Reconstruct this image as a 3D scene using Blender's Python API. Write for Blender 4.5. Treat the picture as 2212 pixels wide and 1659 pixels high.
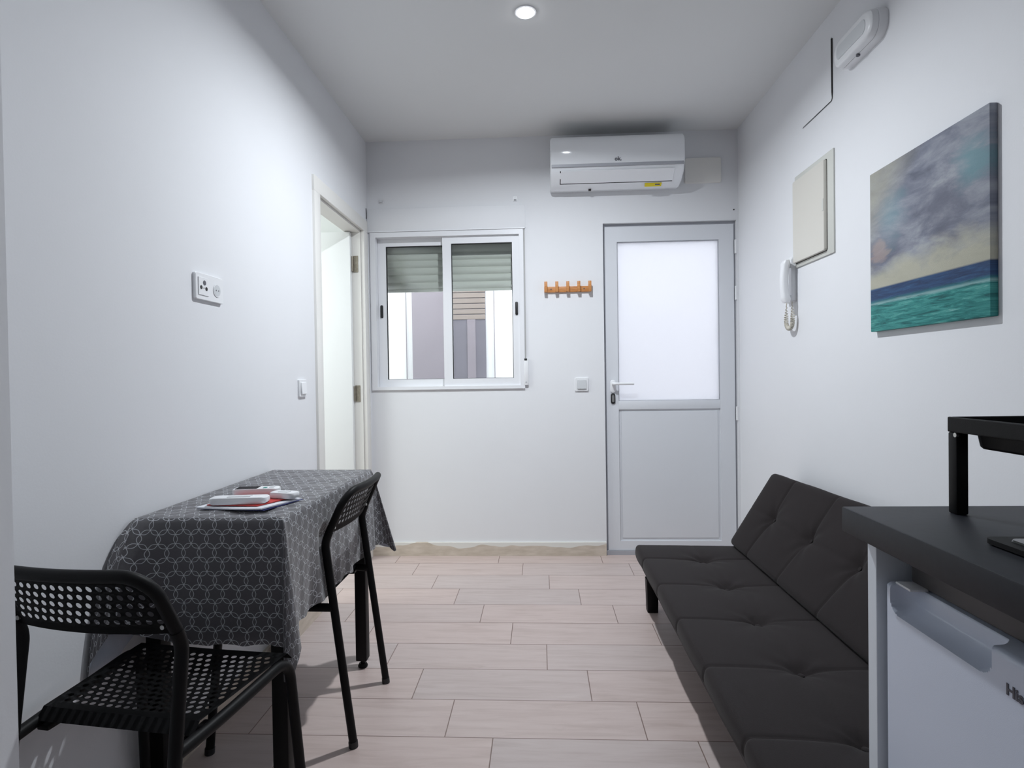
import bpy, bmesh, math, random
from mathutils import Vector, Matrix
R = math.radians
PI = math.pi
for o in list(bpy.data.objects): bpy.data.objects.remove(o)
sc = bpy.context.scene
C = sc.collection

# ------------------------------------------------------------------ camera, world, lights, exposure
def cam_matrix(yaw, pitch, roll, loc):
    f = Vector((-math.sin(yaw)*math.cos(pitch), math.cos(yaw)*math.cos(pitch), math.sin(pitch)))
    r0 = Vector((math.cos(yaw), math.sin(yaw), 0)); u0 = r0.cross(f)
    r = math.cos(roll)*r0 + math.sin(roll)*u0
    u = -math.sin(roll)*r0 + math.cos(roll)*u0
    m = Matrix((r, u, -f)).transposed().to_4x4(); m.translation = loc
    return m
CAMH = 1.12
cd = bpy.data.cameras.new('camera'); cam = bpy.data.objects.new('camera', cd); C.objects.link(cam)
cd.sensor_width = 36.0; cd.lens = 36.0*1240.8/2212.0; cd.clip_start = 0.02
cam.matrix_world = cam_matrix(R(2.798), R(-0.740), R(-0.854), Vector((0, 0, CAMH)))
sc.camera = cam

w = bpy.data.worlds.new('sky'); sc.world = w; w.use_nodes = True
w.node_tree.nodes['Background'].inputs[0].default_value = (0.93, 0.96, 1.0, 1)
w.node_tree.nodes['Background'].inputs[1].default_value = 6.0

def area(name, loc, size, power, col, rot=(0, 0, 0), spread=180):
    l = bpy.data.lights.new(name, 'AREA'); l.shape = 'DISK'; l.size = size; l.energy = power; l.color = col; l.spread = R(spread)
    o = bpy.data.objects.new(name, l); C.objects.link(o); o.location = loc; o.rotation_euler = rot
    return o
CEIL = 2.605
LCOL = (0.90, 0.95, 1.0)
SPOTS = [(-0.038, 2.36), (-0.05, 0.55), (0.0, -0.9)]
area('light_downlight_front', (SPOTS[0][0], SPOTS[0][1], CEIL-0.012), 0.066, 31.5, LCOL, spread=163)
area('light_downlight_middle', (SPOTS[1][0], SPOTS[1][1], CEIL-0.012), 0.066, 0.7, LCOL, spread=168)
area('light_downlight_rear', (SPOTS[2][0], SPOTS[2][1], CEIL-0.012), 0.066, 0.7, LCOL, spread=168)
area('light_next_room', (-2.3, 2.5, 2.45), 0.9, 34, (0.95, 1.0, 0.98))
sc.view_settings.view_transform = 'Standard'
sc.view_settings.look = 'None'
sc.view_settings.gamma = 1.0
sc.view_settings.use_curve_mapping = False
sc.view_settings.exposure = 0.0

# ------------------------------------------------------------------ material helpers
def srgb(r, g, b):
    f = lambda v: (v/255/12.92) if v/255 <= 0.04045 else ((v/255+0.055)/1.055)**2.4
    return (f(r), f(g), f(b), 1)
class NT:
    def __init__(s, name):
        s.m = bpy.data.materials.new(name); s.m.use_nodes = True; s.t = s.m.node_tree
        s.b = s.t.nodes['Principled BSDF']; s.out = s.t.nodes['Material Output']
    def n(s, typ, **kw):
        nd = s.t.nodes.new(typ)
        for k, v in kw.items(): setattr(nd, k, v)
        return nd
    def l(s, a, b): s.t.links.new(a, b)
    def setin(s, sock, v):
        if isinstance(v, bpy.types.NodeSocket): s.l(v, sock)
        else: sock.default_value = v
    def math(s, op, a, b=0.0, c=None):
        nd = s.n('ShaderNodeMath', operation=op); s.setin(nd.inputs[0], a); s.setin(nd.inputs[1], b)
        if c is not None: s.setin(nd.inputs[2], c)
        return nd.outputs[0]
    def mix(s, fac, a, b):
        nd = s.n('ShaderNodeMix', data_type='RGBA'); s.setin(nd.inputs[0], fac); s.setin(nd.inputs[6], a); s.setin(nd.inputs[7], b)
        return nd.outputs[2]
    def noise(s, vec, scale, detail=3, rough=0.5, dist=0.0):
        nd = s.n('ShaderNodeTexNoise'); nd.inputs['Scale'].default_value = scale; nd.inputs['Detail'].default_value = detail
        nd.inputs['Roughness'].default_value = rough; nd.inputs['Distortion'].default_value = dist
        if vec is not None: s.l(vec, nd.inputs['Vector'])
        return nd.outputs[0]
    def ramp(s, fac, stops, interp='LINEAR'):
        nd = s.n('ShaderNodeValToRGB'); s.l(fac, nd.inputs[0]); cr = nd.color_ramp; cr.interpolation = interp
        while len(cr.elements) < len(stops): cr.elements.new(0.5)
        for e, (p, c) in zip(cr.elements, stops): e.position = p; e.color = c
        return nd.outputs[0]
    def mapping(s, vec, scale=(1, 1, 1), loc=(0, 0, 0)):
        nd = s.n('ShaderNodeMapping'); s.l(vec, nd.inputs[0]); nd.inputs['Scale'].default_value = scale; nd.inputs['Location'].default_value = loc
        return nd.outputs[0]
    def bump(s, h, strength=0.2, dist=0.002):
        nd = s.n('ShaderNodeBump'); nd.inputs['Strength'].default_value = strength; nd.inputs['Distance'].default_value = dist
        s.l(h, nd.inputs['Height']); s.l(nd.outputs[0], s.b.inputs['Normal'])
    def pos(s): return s.n('ShaderNodeNewGeometry').outputs['Position']
    def obj(s): return s.n('ShaderNodeTexCoord').outputs['Object']
def M(name, col, rough=0.5, metal=0.0, noise=0.0, nscale=40, bump=0.0, bscale=200, spec=0.5, bdist=0.001):
    t = NT(name); t.b.inputs['Roughness'].default_value = rough; t.b.inputs['Metallic'].default_value = metal
    t.b.inputs['Specular IOR Level'].default_value = spec
    v = t.obj()
    if noise > 0:
        f = t.noise(v, nscale)
        dk = tuple(c*(1-noise) for c in col[:3])+(1,)
        t.l(t.mix(f, dk, col), t.b.inputs['Base Color'])
    else: t.b.inputs['Base Color'].default_value = col
    if bump > 0: t.bump(t.noise(v, bscale), bump, bdist)
    return t.m
def emis(name, col, s):
    t = NT(name); t.b.inputs['Base Color'].default_value = col
    t.b.inputs['Emission Color'].default_value = col; t.b.inputs['Emission Strength'].default_value = s
    return t.m

WALLC = (0.80, 0.81, 0.835, 1)
m_wall = M('white_wall_paint', WALLC, 0.75, noise=0.03, nscale=3, bump=0.15, bscale=160)
m_ceil = M('ceiling_paint', (0.78, 0.79, 0.79, 1), 0.85, noise=0.03, nscale=2, bump=0.1, bscale=160)
m_room2 = M('next_room_paint', (0.82, 0.84, 0.83, 1), 0.8)
m_pvc = M('white_pvc', (0.80, 0.81, 0.84, 1), 0.35)
m_pvc2 = M('door_grey_white', (0.72, 0.74, 0.78, 1), 0.4)
m_casing = M('cream_white_lacquer', (0.80, 0.79, 0.76, 1), 0.4)
m_leaf = M('white_door_leaf', (0.84, 0.86, 0.86, 1), 0.45)
m_cream = M('cream_enamel', srgb(214, 211, 203), 0.4)
m_creamf = M('cream_enamel_frame', srgb(208, 209, 203), 0.45)
m_plast = M('white_plastic', (0.82, 0.83, 0.85, 1), 0.3)
m_plastg = M('grey_white_plastic', (0.62, 0.64, 0.66, 1), 0.35)
m_ac = M('glossy_white_plastic', (0.87, 0.89, 0.92, 1), 0.10)
m_black = M('black_rubber', (0.012, 0.012, 0.014, 1), 0.5)
m_blackmetal = M('black_powder_coat', (0.004, 0.004, 0.0045, 1), 0.5, bump=0.1, bscale=600, spec=0.18)
m_gasket = M('dark_gasket', (0.02, 0.02, 0.022, 1), 0.6)
m_steel = M('brushed_steel', (0.55, 0.55, 0.53, 1), 0.35, 1.0)
m_rust = M('worn_hinge_metal', (0.42, 0.38, 0.31, 1), 0.5, 0.7, noise=0.5, nscale=90)
m_grey = M('grey_trim', (0.42, 0.43, 0.47, 1), 0.4)
m_dgrey = M('dark_grey_print', (0.10, 0.10, 0.12, 1), 0.5)
m_gap = M('dark_gap', (0.02, 0.018, 0.018, 1), 0.9)
m_yellow = M('yellow_label', srgb(225, 205, 30), 0.5)
m_slat = M('shutter_slat', srgb(226, 226, 220), 0.5)
m_strap = M('strap_webbing', srgb(178, 178, 178), 0.8)
m_patio = M('patio_white_render', (0.85, 0.85, 0.86, 1), 0.9)
m_patiofloor = M('patio_floor', (0.5, 0.5, 0.5, 1), 0.8)
m_mauve = M('mauve_grey_paint', srgb(150, 142, 150), 0.7, noise=0.12, nscale=3)
m_mauved = M('grey_glass_curtain', srgb(128, 124, 134), 0.5, noise=0.25, nscale=5)
m_brslat = M('beige_shutter_slat', srgb(148, 136, 130), 0.6)
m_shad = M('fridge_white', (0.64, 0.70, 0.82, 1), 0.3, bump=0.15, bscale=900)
m_panel = M('white_melamine', (0.74, 0.79, 0.85, 1), 0.4)
m_fshade = M('fridge_trim_shaded', (0.07, 0.065, 0.065, 1), 0.5)  # white fridge top, with the shade under the worktop put into its colour
m_lamp = emis('lamp_glow', (0.97, 0.97, 1, 1), 25)

# bamboo
t = NT('bamboo'); v = t.mapping(t.obj(), (8, 8, 90)); t.l(t.ramp(t.noise(v, 3), [(0.3, srgb(176, 112, 58)), (0.7, srgb(214, 152, 92))]), t.b.inputs['Base Color']); t.b.inputs['Roughness'].default_value = 0.5
m_wood = t.m

# floor tiles: staggered wood-look planks
t = NT('wood_look_tile'); p = t.pos(); sx = t.n('ShaderNodeSeparateXYZ'); t.l(p, sx.inputs[0])
X_, Y_ = sx.outputs[0], sx.outputs[1]
rowf = t.math('DIVIDE', t.math('SUBTRACT', 3.4275, Y_), 0.2082); row = t.math('FLOOR', rowf)
rf = t.math('SUBTRACT', rowf, row)
uf_ = t.math('DIVIDE', t.math('SUBTRACT', X_, t.math('ADD', t.math('MULTIPLY', row, 0.1510), -0.1165)), 0.6265)
col_ = t.math('FLOOR', uf_); cf = t.math('SUBTRACT', uf_, col_)
dy = t.math('MULTIPLY', t.math('MINIMUM', rf, t.math('SUBTRACT', 1.0, rf)), 0.2082)
dx = t.math('MULTIPLY', t.math('MINIMUM', cf, t.math('SUBTRACT', 1.0, cf)), 0.6265)
d = t.math('MINIMUM', dx, dy)
line = t.math('SMOOTH_MIN', 1.0, t.math('MAXIMUM', 0.0, t.math('DIVIDE', t.math('SUBTRACT', 0.0022, d), 0.0012)), 0.1)
line = t.math('MINIMUM', 1.0, t.math('MAXIMUM', 0.0, line))
cb = t.n('ShaderNodeCombineXYZ'); t.l(col_, cb.inputs[0]); t.l(row, cb.inputs[1])
wn = t.n('ShaderNodeTexWhiteNoise'); t.l(cb.outputs[0], wn.inputs[0])
cb2 = t.n('ShaderNodeCombineXYZ'); t.l(t.math('MULTIPLY', X_, 2.5), cb2.inputs[0]); t.l(t.math('MULTIPLY', Y_, 22.0), cb2.inputs[1]); t.l(t.math('MULTIPLY', wn.outputs[0], 40.0), cb2.inputs[2])
g1 = t.noise(cb2.outputs[0], 1.6, 6, 0.6, 0.6)
base = t.ramp(g1, [(0.25, srgb(181, 169, 163)), (0.5, srgb(195, 184, 179)), (0.8, srgb(204, 195, 190))])
tint = t.mix(wn.outputs[0], srgb(252, 243, 242), srgb(242, 239, 241))
mm = t.n('ShaderNodeMix', data_type='RGBA', blend_type='MULTIPLY'); mm.inputs[0].default_value = 1.0
t.l(base, mm.inputs[6]); t.l(tint, mm.inputs[7])
cb3 = t.n('ShaderNodeCombineXYZ'); t.l(t.math('MULTIPLY', X_, 6), cb3.inputs[0]); t.l(t.math('MULTIPLY', Y_, 14), cb3.inputs[1]); t.l(t.math('MULTIPLY', wn.outputs[0], 17.0), cb3.inputs[2])
kn = t.noise(cb3.outputs[0], 1.0, 4, 0.7)
knot = t.ramp(kn, [(0.66, (0, 0, 0, 1)), (0.78, (1, 1, 1, 1))])
colk = t.mix(t.math('MULTIPLY', knot, 0.35), mm.outputs[2], srgb(160, 146, 138))
t.l(t.mix(line, colk, srgb(120, 100, 92)), t.b.inputs['Base Color'])
t.b.inputs['Roughness'].default_value = 0.34
t.l(t.math('ADD', 0.32, t.math('MULTIPLY', g1, 0.2)), t.b.inputs['Roughness'])
t.bump(t.math('SUBTRACT', t.math('MULTIPLY', g1, 0.15), line), 0.35, 0.0015)
m_floor = t.m

# skirting: beige stone strip with the wall paint brushed over its top in waves
def skirt(name, axis, base_z, amp):
    t = NT(name); p = t.pos(); s3 = t.n('ShaderNodeSeparateXYZ'); t.l(p, s3.inputs[0])
    cbx = t.n('ShaderNodeCombineXYZ'); t.l(s3.outputs[axis], cbx.inputs[0])
    nz = t.noise(cbx.outputs[0], 3.2, 2, 0.4)
    th = t.math('ADD', base_z, t.math('MULTIPLY', t.math('SUBTRACT', nz, 0.5), amp))
    k = t.math('MINIMUM', 1.0, t.math('MAXIMUM', 0.0, t.math('DIVIDE', t.math('SUBTRACT', s3.outputs[2], th), 0.003)))
    st = t.ramp(t.noise(t.mapping(t.obj(), (4, 4, 14)), 3, 4), [(0.3, srgb(192, 180, 165)), (0.7, srgb(212, 201, 188))])
    t.l(t.mix(k, st, srgb(226, 225, 220)), t.b.inputs['Base Color']); t.b.inputs['Roughness'].default_value = 0.5
    return t.m
m_skirtb = skirt('beige_skirting_back', 0, 0.062, 0.16)
m_skirtl = skirt('beige_skirting_left', 1, 0.12, 0.02)

# tablecloth: overlapping circles printed as thin pale lines (UV in metres)
def cloth_mat():
    t = NT('patterned_tablecloth'); uv = t.n('ShaderNodeUVMap'); uv.uv_map = 'UVMap'
    s3 = t.n('ShaderNodeSeparateXYZ'); t.l(uv.outputs[0], s3.inputs[0])
    S = 0.0238; W3 = S*math.sqrt(3)
    best = None
    for (ox, oy) in ((0, 0), (W3/2, 1.5*S)):
        u = t.math('DIVIDE', t.math('ADD', s3.outputs[0], ox+50*W3), W3)
        v = t.math('DIVIDE', t.math('ADD', s3.outputs[1], oy+150*S), 3*S)
        du = t.math('MULTIPLY', t.math('SUBTRACT', t.math('FRACT', u), 0.5), W3)
        dv = t.math('MULTIPLY', t.math('SUBTRACT', t.math('FRACT', v), 0.5), 3*S)
        dv2 = t.math('MULTIPLY', dv, dv)
        for k in (0, 1):
            a = du if k == 0 else t.math('SUBTRACT', W3, t.math('ABSOLUTE', du))
            r = t.math('SQRT', t.math('ADD', t.math('MULTIPLY', a, a), dv2))
            ph = t.math('ARCTAN2', t.math('SQRT', dv2), t.math('ABSOLUTE', a))
            Rr = t.math('MULTIPLY', t.math('ADD', 1.042, t.math('MULTIPLY', t.math('COSINE', t.math('MULTIPLY', ph, 6.0)), 0.042)), S)
            e = t.math('ABSOLUTE', t.math('SUBTRACT', r, Rr))
            best = e if best is None else t.math('MINIMUM', best, e)
    ln = t.math('MINIMUM', 1.0, t.math('MAXIMUM', 0.0, t.math('DIVIDE', t.math('SUBTRACT', 0.00090, best), 0.0004)))
    fine = t.noise(t.mapping(uv.outputs[0], (1, 1, 1)), 900, 2)
    cl = t.mix(fine, srgb(44, 44, 49), srgb(84, 81, 85))
    cc = t.mix(t.math('MULTIPLY', ln, 0.9), cl, srgb(190, 193, 198))
    back = t.n('ShaderNodeNewGeometry').outputs['Backfacing']
    t.l(t.mix(back, cc, srgb(190, 196, 210)), t.b.inputs['Base Color'])
    t.b.inputs['Roughness'].default_value = 0.5
    t.b.inputs['Specular IOR Level'].default_value = 0.8
    t.b.inputs['Sheen Weight'].default_value = 0.25
    t.bump(t.noise(uv.outputs[0], 60, 4, 0.6), 0.35, 0.004)
    return t.m
m_cloth = cloth_mat()

# sofa fabric
t = NT('charcoal_sofa_fabric'); v = t.obj()
t.l(t.mix(t.noise(v, 700, 2), srgb(18, 14, 15), srgb(36, 28, 29)), t.b.inputs['Base Color'])
t.b.inputs['Roughness'].default_value = 0.85; t.b.inputs['Sheen Weight'].default_value = 0.06; t.b.inputs['Specular IOR Level'].default_value = 0.3; t.b.inputs['Sheen Roughness'].default_value = 0.5
t.bump(t.noise(v, 500, 2), 0.3, 0.001)
m_sofa = t.m
m_seam = M('dark_stitching', (0.008, 0.007, 0.008, 1), 0.9)

# worktop
t = NT('dark_slate_laminate'); v = t.obj(); n1 = t.noise(v, 9, 5, 0.7)
t.l(t.ramp(n1, [(0.3, srgb(13, 15, 22)), (0.6, srgb(21, 24, 32)), (0.9, srgb(30, 33, 41))]), t.b.inputs['Base Color'])
t.b.inputs['Roughness'].default_value = 0.5; t.b.inputs['Specular IOR Level'].default_value = 0.3; t.bump(t.noise(v, 60, 4), 0.15, 0.001)
m_top = t.m
m_topedge = M('dark_brown_edge', srgb(40, 33, 32), 0.6)

# seascape painted on canvas (generated coordinates: Y along the wall, Z up)
t = NT('painted_seascape'); g = t.n('ShaderNodeTexCoord').outputs['Generated']; s3 = t.n('ShaderNodeSeparateXYZ'); t.l(g, s3.inputs[0])
gy, gz = s3.outputs[1], s3.outputs[2]     # gy: 0 near camera side, 1 far side
cbp = t.n('ShaderNodeCombineXYZ'); t.l(gy, cbp.inputs[0]); t.l(t.math('MULTIPLY', gz, 1.8), cbp.inputs[1])
big = t.noise(t.mapping(cbp.outputs[0], (0.8, 1.25, 1)), 3.4, 7, 0.62, 0.35); big2 = t.noise(t.mapping(cbp.outputs[0], (1, 1, 1), (3.1, 1.7, 0)), 2.6, 7, 0.62, 0.3)
sky = t.ramp(big, [(0.28, srgb(84, 88, 104)), (0.45, srgb(118, 122, 136)), (0.58, srgb(144, 148, 158)), (0.75, srgb(172, 175, 178))])
low = t.math('MINIMUM', 1.0, t.math('MAXIMUM', 0.0, t.math('DIVIDE', t.math('SUBTRACT', 0.44, t.math('ADD', gz, t.math('MULTIPLY', t.math('SUBTRACT', big2, 0.5), 0.35))), 0.12)))
sky = t.mix(t.math('MULTIPLY', low, 0.85), sky, srgb(184, 182, 162))
cr1 = t.math('MULTIPLY', t.math('MINIMUM', 1.0, t.math('MAXIMUM', 0.0, t.math('DIVIDE', t.math('SUBTRACT', t.math('ADD', gy, gz), 1.45), 0.3))), t.math('MULTIPLY', big2, 1.2))
sky = t.mix(t.math('MINIMUM', 1.0, cr1), sky, srgb(160, 158, 142))
# teal sky patches
def blob(cy, cz, r, f):
    a = t.math('SUBTRACT', gy, cy); b_ = t.math('SUBTRACT', gz, cz)
    rr = t.math('SQRT', t.math('ADD', t.math('MULTIPLY', a, a), t.math('MULTIPLY', b_, b_)))
    rr = t.math('ADD', rr, t.math('MULTIPLY', t.math('SUBTRACT', big, 0.5), 0.5))
    return t.math('MULTIPLY', t.math('MINIMUM', 1.0, t.math('MAXIMUM', 0.0, t.math('DIVIDE', t.math('SUBTRACT', r, rr), r*0.8))), f)
sky = t.mix(blob(0.12, 0.78, 0.16, 0.75), sky, srgb(104, 146, 154))
sky = t.mix(blob(0.78, 0.68, 0.17, 0.5), sky, srgb(122, 156, 164))
sky = t.mix(blob(0.9, 0.52, 0.06, 0.45), sky, srgb(186, 164, 152))
sky = t.mix(blob(0.35, 0.62, 0.22, 0.6), sky, srgb(92, 94, 110))
stc = t.n('ShaderNodeCombineXYZ'); t.l(t.math('MULTIPLY', gy, 4.0), stc.inputs[0]); t.l(t.math('MULTIPLY', gz, 46.0), stc.inputs[1])
strk = t.noise(stc.outputs[0], 1.2, 7, 0.72, 0.8)
sea = t.ramp(strk, [(0.32, srgb(14, 76, 80)), (0.45, srgb(34, 122, 120)), (0.58, srgb(70, 156, 150)), (0.70, srgb(140, 190, 188))])
navy = t.ramp(strk, [(0.35, srgb(28, 48, 84)), (0.6, srgb(44, 80, 122)), (0.8, srgb(96, 134, 152))])
zz = t.math('ADD', gz, t.math('MULTIPLY', t.math('SUBTRACT', strk, 0.5), 0.035))
kn_ = t.math('MINIMUM', 1.0, t.math('MAXIMUM', 0.0, t.math('DIVIDE', t.math('SUBTRACT', zz, 0.170), 0.03)))
seac = t.mix(kn_, sea, navy)
foam = t.math('MULTIPLY', t.math('MAXIMUM', 0.0, t.math('SUBTRACT', 1.0, t.math('DIVIDE', t.math('ABSOLUTE', t.math('SUBTRACT', zz, 0.172)), 0.012))), 0.6)
seac = t.mix(foam, seac, srgb(170, 196, 200))
hz = t.math('MINIMUM', 1.0, t.math('MAXIMUM', 0.0, t.math('DIVIDE', t.math('SUBTRACT', gz, 0.262), 0.01)))
t.l(t.mix(hz, seac, sky), t.b.inputs['Base Color']); t.b.inputs['Roughness'].default_value = 0.7
t.bump(t.math('ADD', t.noise(t.obj(), 450, 2), t.math('MULTIPLY', big, 2.0)), 0.25, 0.002)
m_paint = t.m

# clear glass / frosted glass
t = NT('clear_glass'); tr = t.n('ShaderNodeBsdfTransparent'); tr.inputs[0].default_value = (0.93, 0.95, 0.94, 1)
gl = t.n('ShaderNodeBsdfGlossy'); gl.inputs['Roughness'].default_value = 0.02
fr = t.n('ShaderNodeFresnel'); fr.inputs[0].default_value = 1.5
mx = t.n('ShaderNodeMixShader'); t.l(fr.outputs[0], mx.inputs[0]); t.l(tr.outputs[0], mx.inputs[1]); t.l(gl.outputs[0], mx.inputs[2]); t.l(mx.outputs[0], t.out.inputs[0])
m_glass = t.m
t = NT('frosted_glass'); tl = t.n('ShaderNodeBsdfTranslucent'); tl.inputs[0].default_value = (0.74, 0.74, 0.76, 1)
df = t.n('ShaderNodeBsdfDiffuse'); df.inputs[0].default_value = (0.8, 0.82, 0.86, 1)
mx = t.n('ShaderNodeMixShader'); mx.inputs[0].default_value = 0.35; t.l(tl.outputs[0], mx.inputs[1]); t.l(df.outputs[0], mx.inputs[2]); t.l(mx.outputs[0], t.out.inputs[0])
m_frost = t.m
m_hob = M('black_ceramic_glass', (0.012, 0.013, 0.015, 1), 0.12, spec=0.7)
m_paper = M('white_paper', (0.75, 0.77, 0.82, 1), 0.6)
m_red = M('red_print', srgb(206, 62, 58), 0.5, noise=0.25, nscale=30)
m_blue = M('blue_print', srgb(40, 46, 110), 0.5)
m_green = M('teal_button', srgb(70, 150, 140), 0.5)
m_lcd = M('grey_lcd', srgb(52, 50, 52), 0.8, spec=0.1)
m_beigeplast = M('aged_cream_cord', srgb(205, 200, 188), 0.45)

# ------------------------------------------------------------------ geometry helpers
W = {}
def thing(name, label, cat, loc, rotz=0, group=None, kind=None):
    o = bpy.data.objects.new(name, None); C.objects.link(o); o.location = loc; o.rotation_euler = (0, 0, rotz)
    o.empty_display_size = 0.05
    W[o.name] = Matrix.Translation(Vector(loc)) @ Matrix.Rotation(rotz, 4, 'Z')
    tag(o, label, cat, group, kind); return o
def tag(o, label=None, cat=None, group=None, kind=None):
    if label: o['label'] = label
    if cat: o['category'] = cat
    if group: o['group'] = group
    if kind: o['kind'] = kind
    return o
def obj(name, bm, mat, parent=None, smooth=False, local=False, label=None, mods=None):
    me = bpy.data.meshes.new(name)
    bmesh.ops.recalc_face_normals(bm, faces=bm.faces) if getattr(bm, '_rc', True) is True else None
    if parent is not None:
        wm = W[parent.name]
        if not local: bm.transform(wm.inverted())
    else:
        zs = [v.co for v in bm.verts]
        lo = Vector((min(c[i] for c in zs) for i in range(3))); hi = Vector((max(c[i] for c in zs) for i in range(3)))
        base = Vector(((lo.x+hi.x)/2, (lo.y+hi.y)/2, lo.z))
        bm.transform(Matrix.Translation(-base))
    bm.to_mesh(me); bm.free()
    o = bpy.data.objects.new(name, me); C.objects.link(o)
    if isinstance(mat, (list, tuple)):
        for m_ in mat: me.materials.append(m_)
    else: me.materials.append(mat)
    if smooth:
        for p_ in me.polygons: p_.use_smooth = True
        if smooth != 'all':
            me.set_sharp_from_angle(angle=R(38))
    if parent is not None:
        o.parent = parent; W[o.name] = W[parent.name]
    else:
        o.location = base; W[o.name] = Matrix.Translation(base)
    if label: o['label'] = label
    return o
def box(bm, x0, x1, y0, y1, z0, z1, bev=0.0, seg=2, mi=0):
    r = bmesh.ops.create_cube(bm, size=1.0)
    vs = r['verts']
    for v in vs:
        v.co = Vector(((x0+x1)/2+v.co.x*(x1-x0), (y0+y1)/2+v.co.y*(y1-y0), (z0+z1)/2+v.co.z*(z1-z0)))
    fs = set(f for v in vs for f in v.link_faces)
    for f in fs: f.material_index = mi
    if bev > 0:
        es = set(e for v in vs for e in v.link_edges)
        rr = bmesh.ops.bevel(bm, geom=list(es), offset=bev, segments=seg, profile=0.5, affect='EDGES')
        for f in rr['faces']: f.material_index = mi
    return bm
def BX(*a, **k):
    bm = bmesh.new(); box(bm, *a, **k); return bm
def smoothpath(pts, rad, n=5):
    """round the corners of a polyline"""
    pts = [Vector(p) for p in pts]; out = [pts[0]]
    for i in range(1, len(pts)-1):
        a, b, c = pts[i-1], pts[i], pts[i+1]
        da, dc = (a-b), (c-b)
        r_ = min(rad, da.length*0.49, dc.length*0.49)
        p0 = b+da.normalized()*r_; p1 = b+dc.normalized()*r_
        for k in range(n+1):
            s = k/n; out.append(p0*(1-s)**2+b*2*s*(1-s)+p1*s*s)
    out.append(pts[-1]); return out
def tube(bm, pts, r, seg=12, cap=True, mi=0):
    pts = [Vector(p) for p in pts]; rings = []
    prev = None
    for i, p in enumerate(pts):
        if i == 0: d = pts[1]-p
        elif i == len(pts)-1: d = p-pts[i-1]
        else: d = (pts[i+1]-p).normalized()+(p-pts[i-1]).normalized()
        d.normalize()
        if prev is None:
            a = Vector((0, 0, 1)) if abs(d.z) < 0.9 else Vector((1, 0, 0))
            n = d.cross(a).normalized()
        else: n = (prev-d*prev.dot(d)).normalized()
        prev = n; b = d.cross(n)
        rr = r[i] if isinstance(r, (list, tuple)) else r
        rings.append([bm.verts.new(p+(n*math.cos(2*PI*k/seg)+b*math.sin(2*PI*k/seg))*rr) for k in range(seg)])
    for i in range(len(rings)-1):
        for k in range(seg):
            f = bm.faces.new((rings[i][k], rings[i][(k+1) % seg], rings[i+1][(k+1) % seg], rings[i+1][k])); f.material_index = mi
    if cap:
        bm.faces.new(rings[0][::-1]).material_index = mi; bm.faces.new(rings[-1]).material_index = mi
    return bm
def TB(*a, **k):
    bm = bmesh.new(); tube(bm, *a, **k); return bm
def loft(bm, rings, closed=True, cap=True, mi=0):
    vr = [[bm.verts.new(p) for p in r_] for r_ in rings]
    n = len(vr[0])
    for i in range(len(vr)-1):
        for k in range(n if closed else n-1):
            bm.faces.new((vr[i][k], vr[i][(k+1) % n], vr[i+1][(k+1) % n], vr[i+1][k])).material_index = mi
    if cap: bm.faces.new(vr[0][::-1]).material_index = mi; bm.faces.new(vr[-1]).material_index = mi
    return bm
def rrect(w_, h_, r_, n=5):
    out = []
    for cx_, cy_, a0 in ((w_/2-r_, h_/2-r_, 0), (-w_/2+r_, h_/2-r_, 90), (-w_/2+r_, -h_/2+r_, 180), (w_/2-r_, -h_/2+r_, 270)):
        for k in range(n+1):
            a = R(a0+90*k/n); out.append((cx_+r_*math.cos(a), cy_+r_*math.sin(a)))
    return out
def text_mesh(s, size, mat, name, parent, origin, xdir, ydir, depth=0.0004, bold=0.0):
    cu = bpy.data.curves.new(name, 'FONT'); cu.body = s; cu.size = size; cu.extrude = depth; cu.offset = bold
    o = bpy.data.objects.new(name+'_tmp', cu); C.objects.link(o)
    dg = bpy.context.evaluated_depsgraph_get(); dg.update()
    me = bpy.data.meshes.new_from_object(o.evaluated_get(dg)); bpy.data.objects.remove(o)
    X = Vector(xdir).normalized(); Y = Vector(ydir).normalized(); Z = X.cross(Y)
    m4 = Matrix((X, Y, Z)).transposed().to_4x4(); m4.translation = Vector(origin)
    bm = bmesh.new(); bm.from_mesh(me); bm.transform(m4); bpy.data.meshes.remove(me)
    return obj(name, bm, mat, parent)

def frame_xz(bm, x0, x1, z0, z1, wl, wr_, wt_, wb, y0, y1):
    """one mitred rectangular frame in the x,z plane"""
    o = [(x0, z0), (x1, z0), (x1, z1), (x0, z1)]; i = [(x0+wl, z0+wb), (x1-wr_, z0+wb), (x1-wr_, z1-wt_), (x0+wl, z1-wt_)]
    v = [[bm.verts.new((p[0], y, p[1])) for p in q] for q in (o, i) for y in (y0, y1)]
    of, ob, inf, inb = v
    for k in range(4):
        j = (k+1) % 4
        bm.faces.new((of[k], of[j], inf[j], inf[k])); bm.faces.new((ob[j], ob[k], inb[k], inb[j]))
        bm.faces.new((of[j], of[k], ob[k], ob[j])); bm.faces.new((inf[k], inf[j], inb[j], inb[k]))
    return bm

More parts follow.
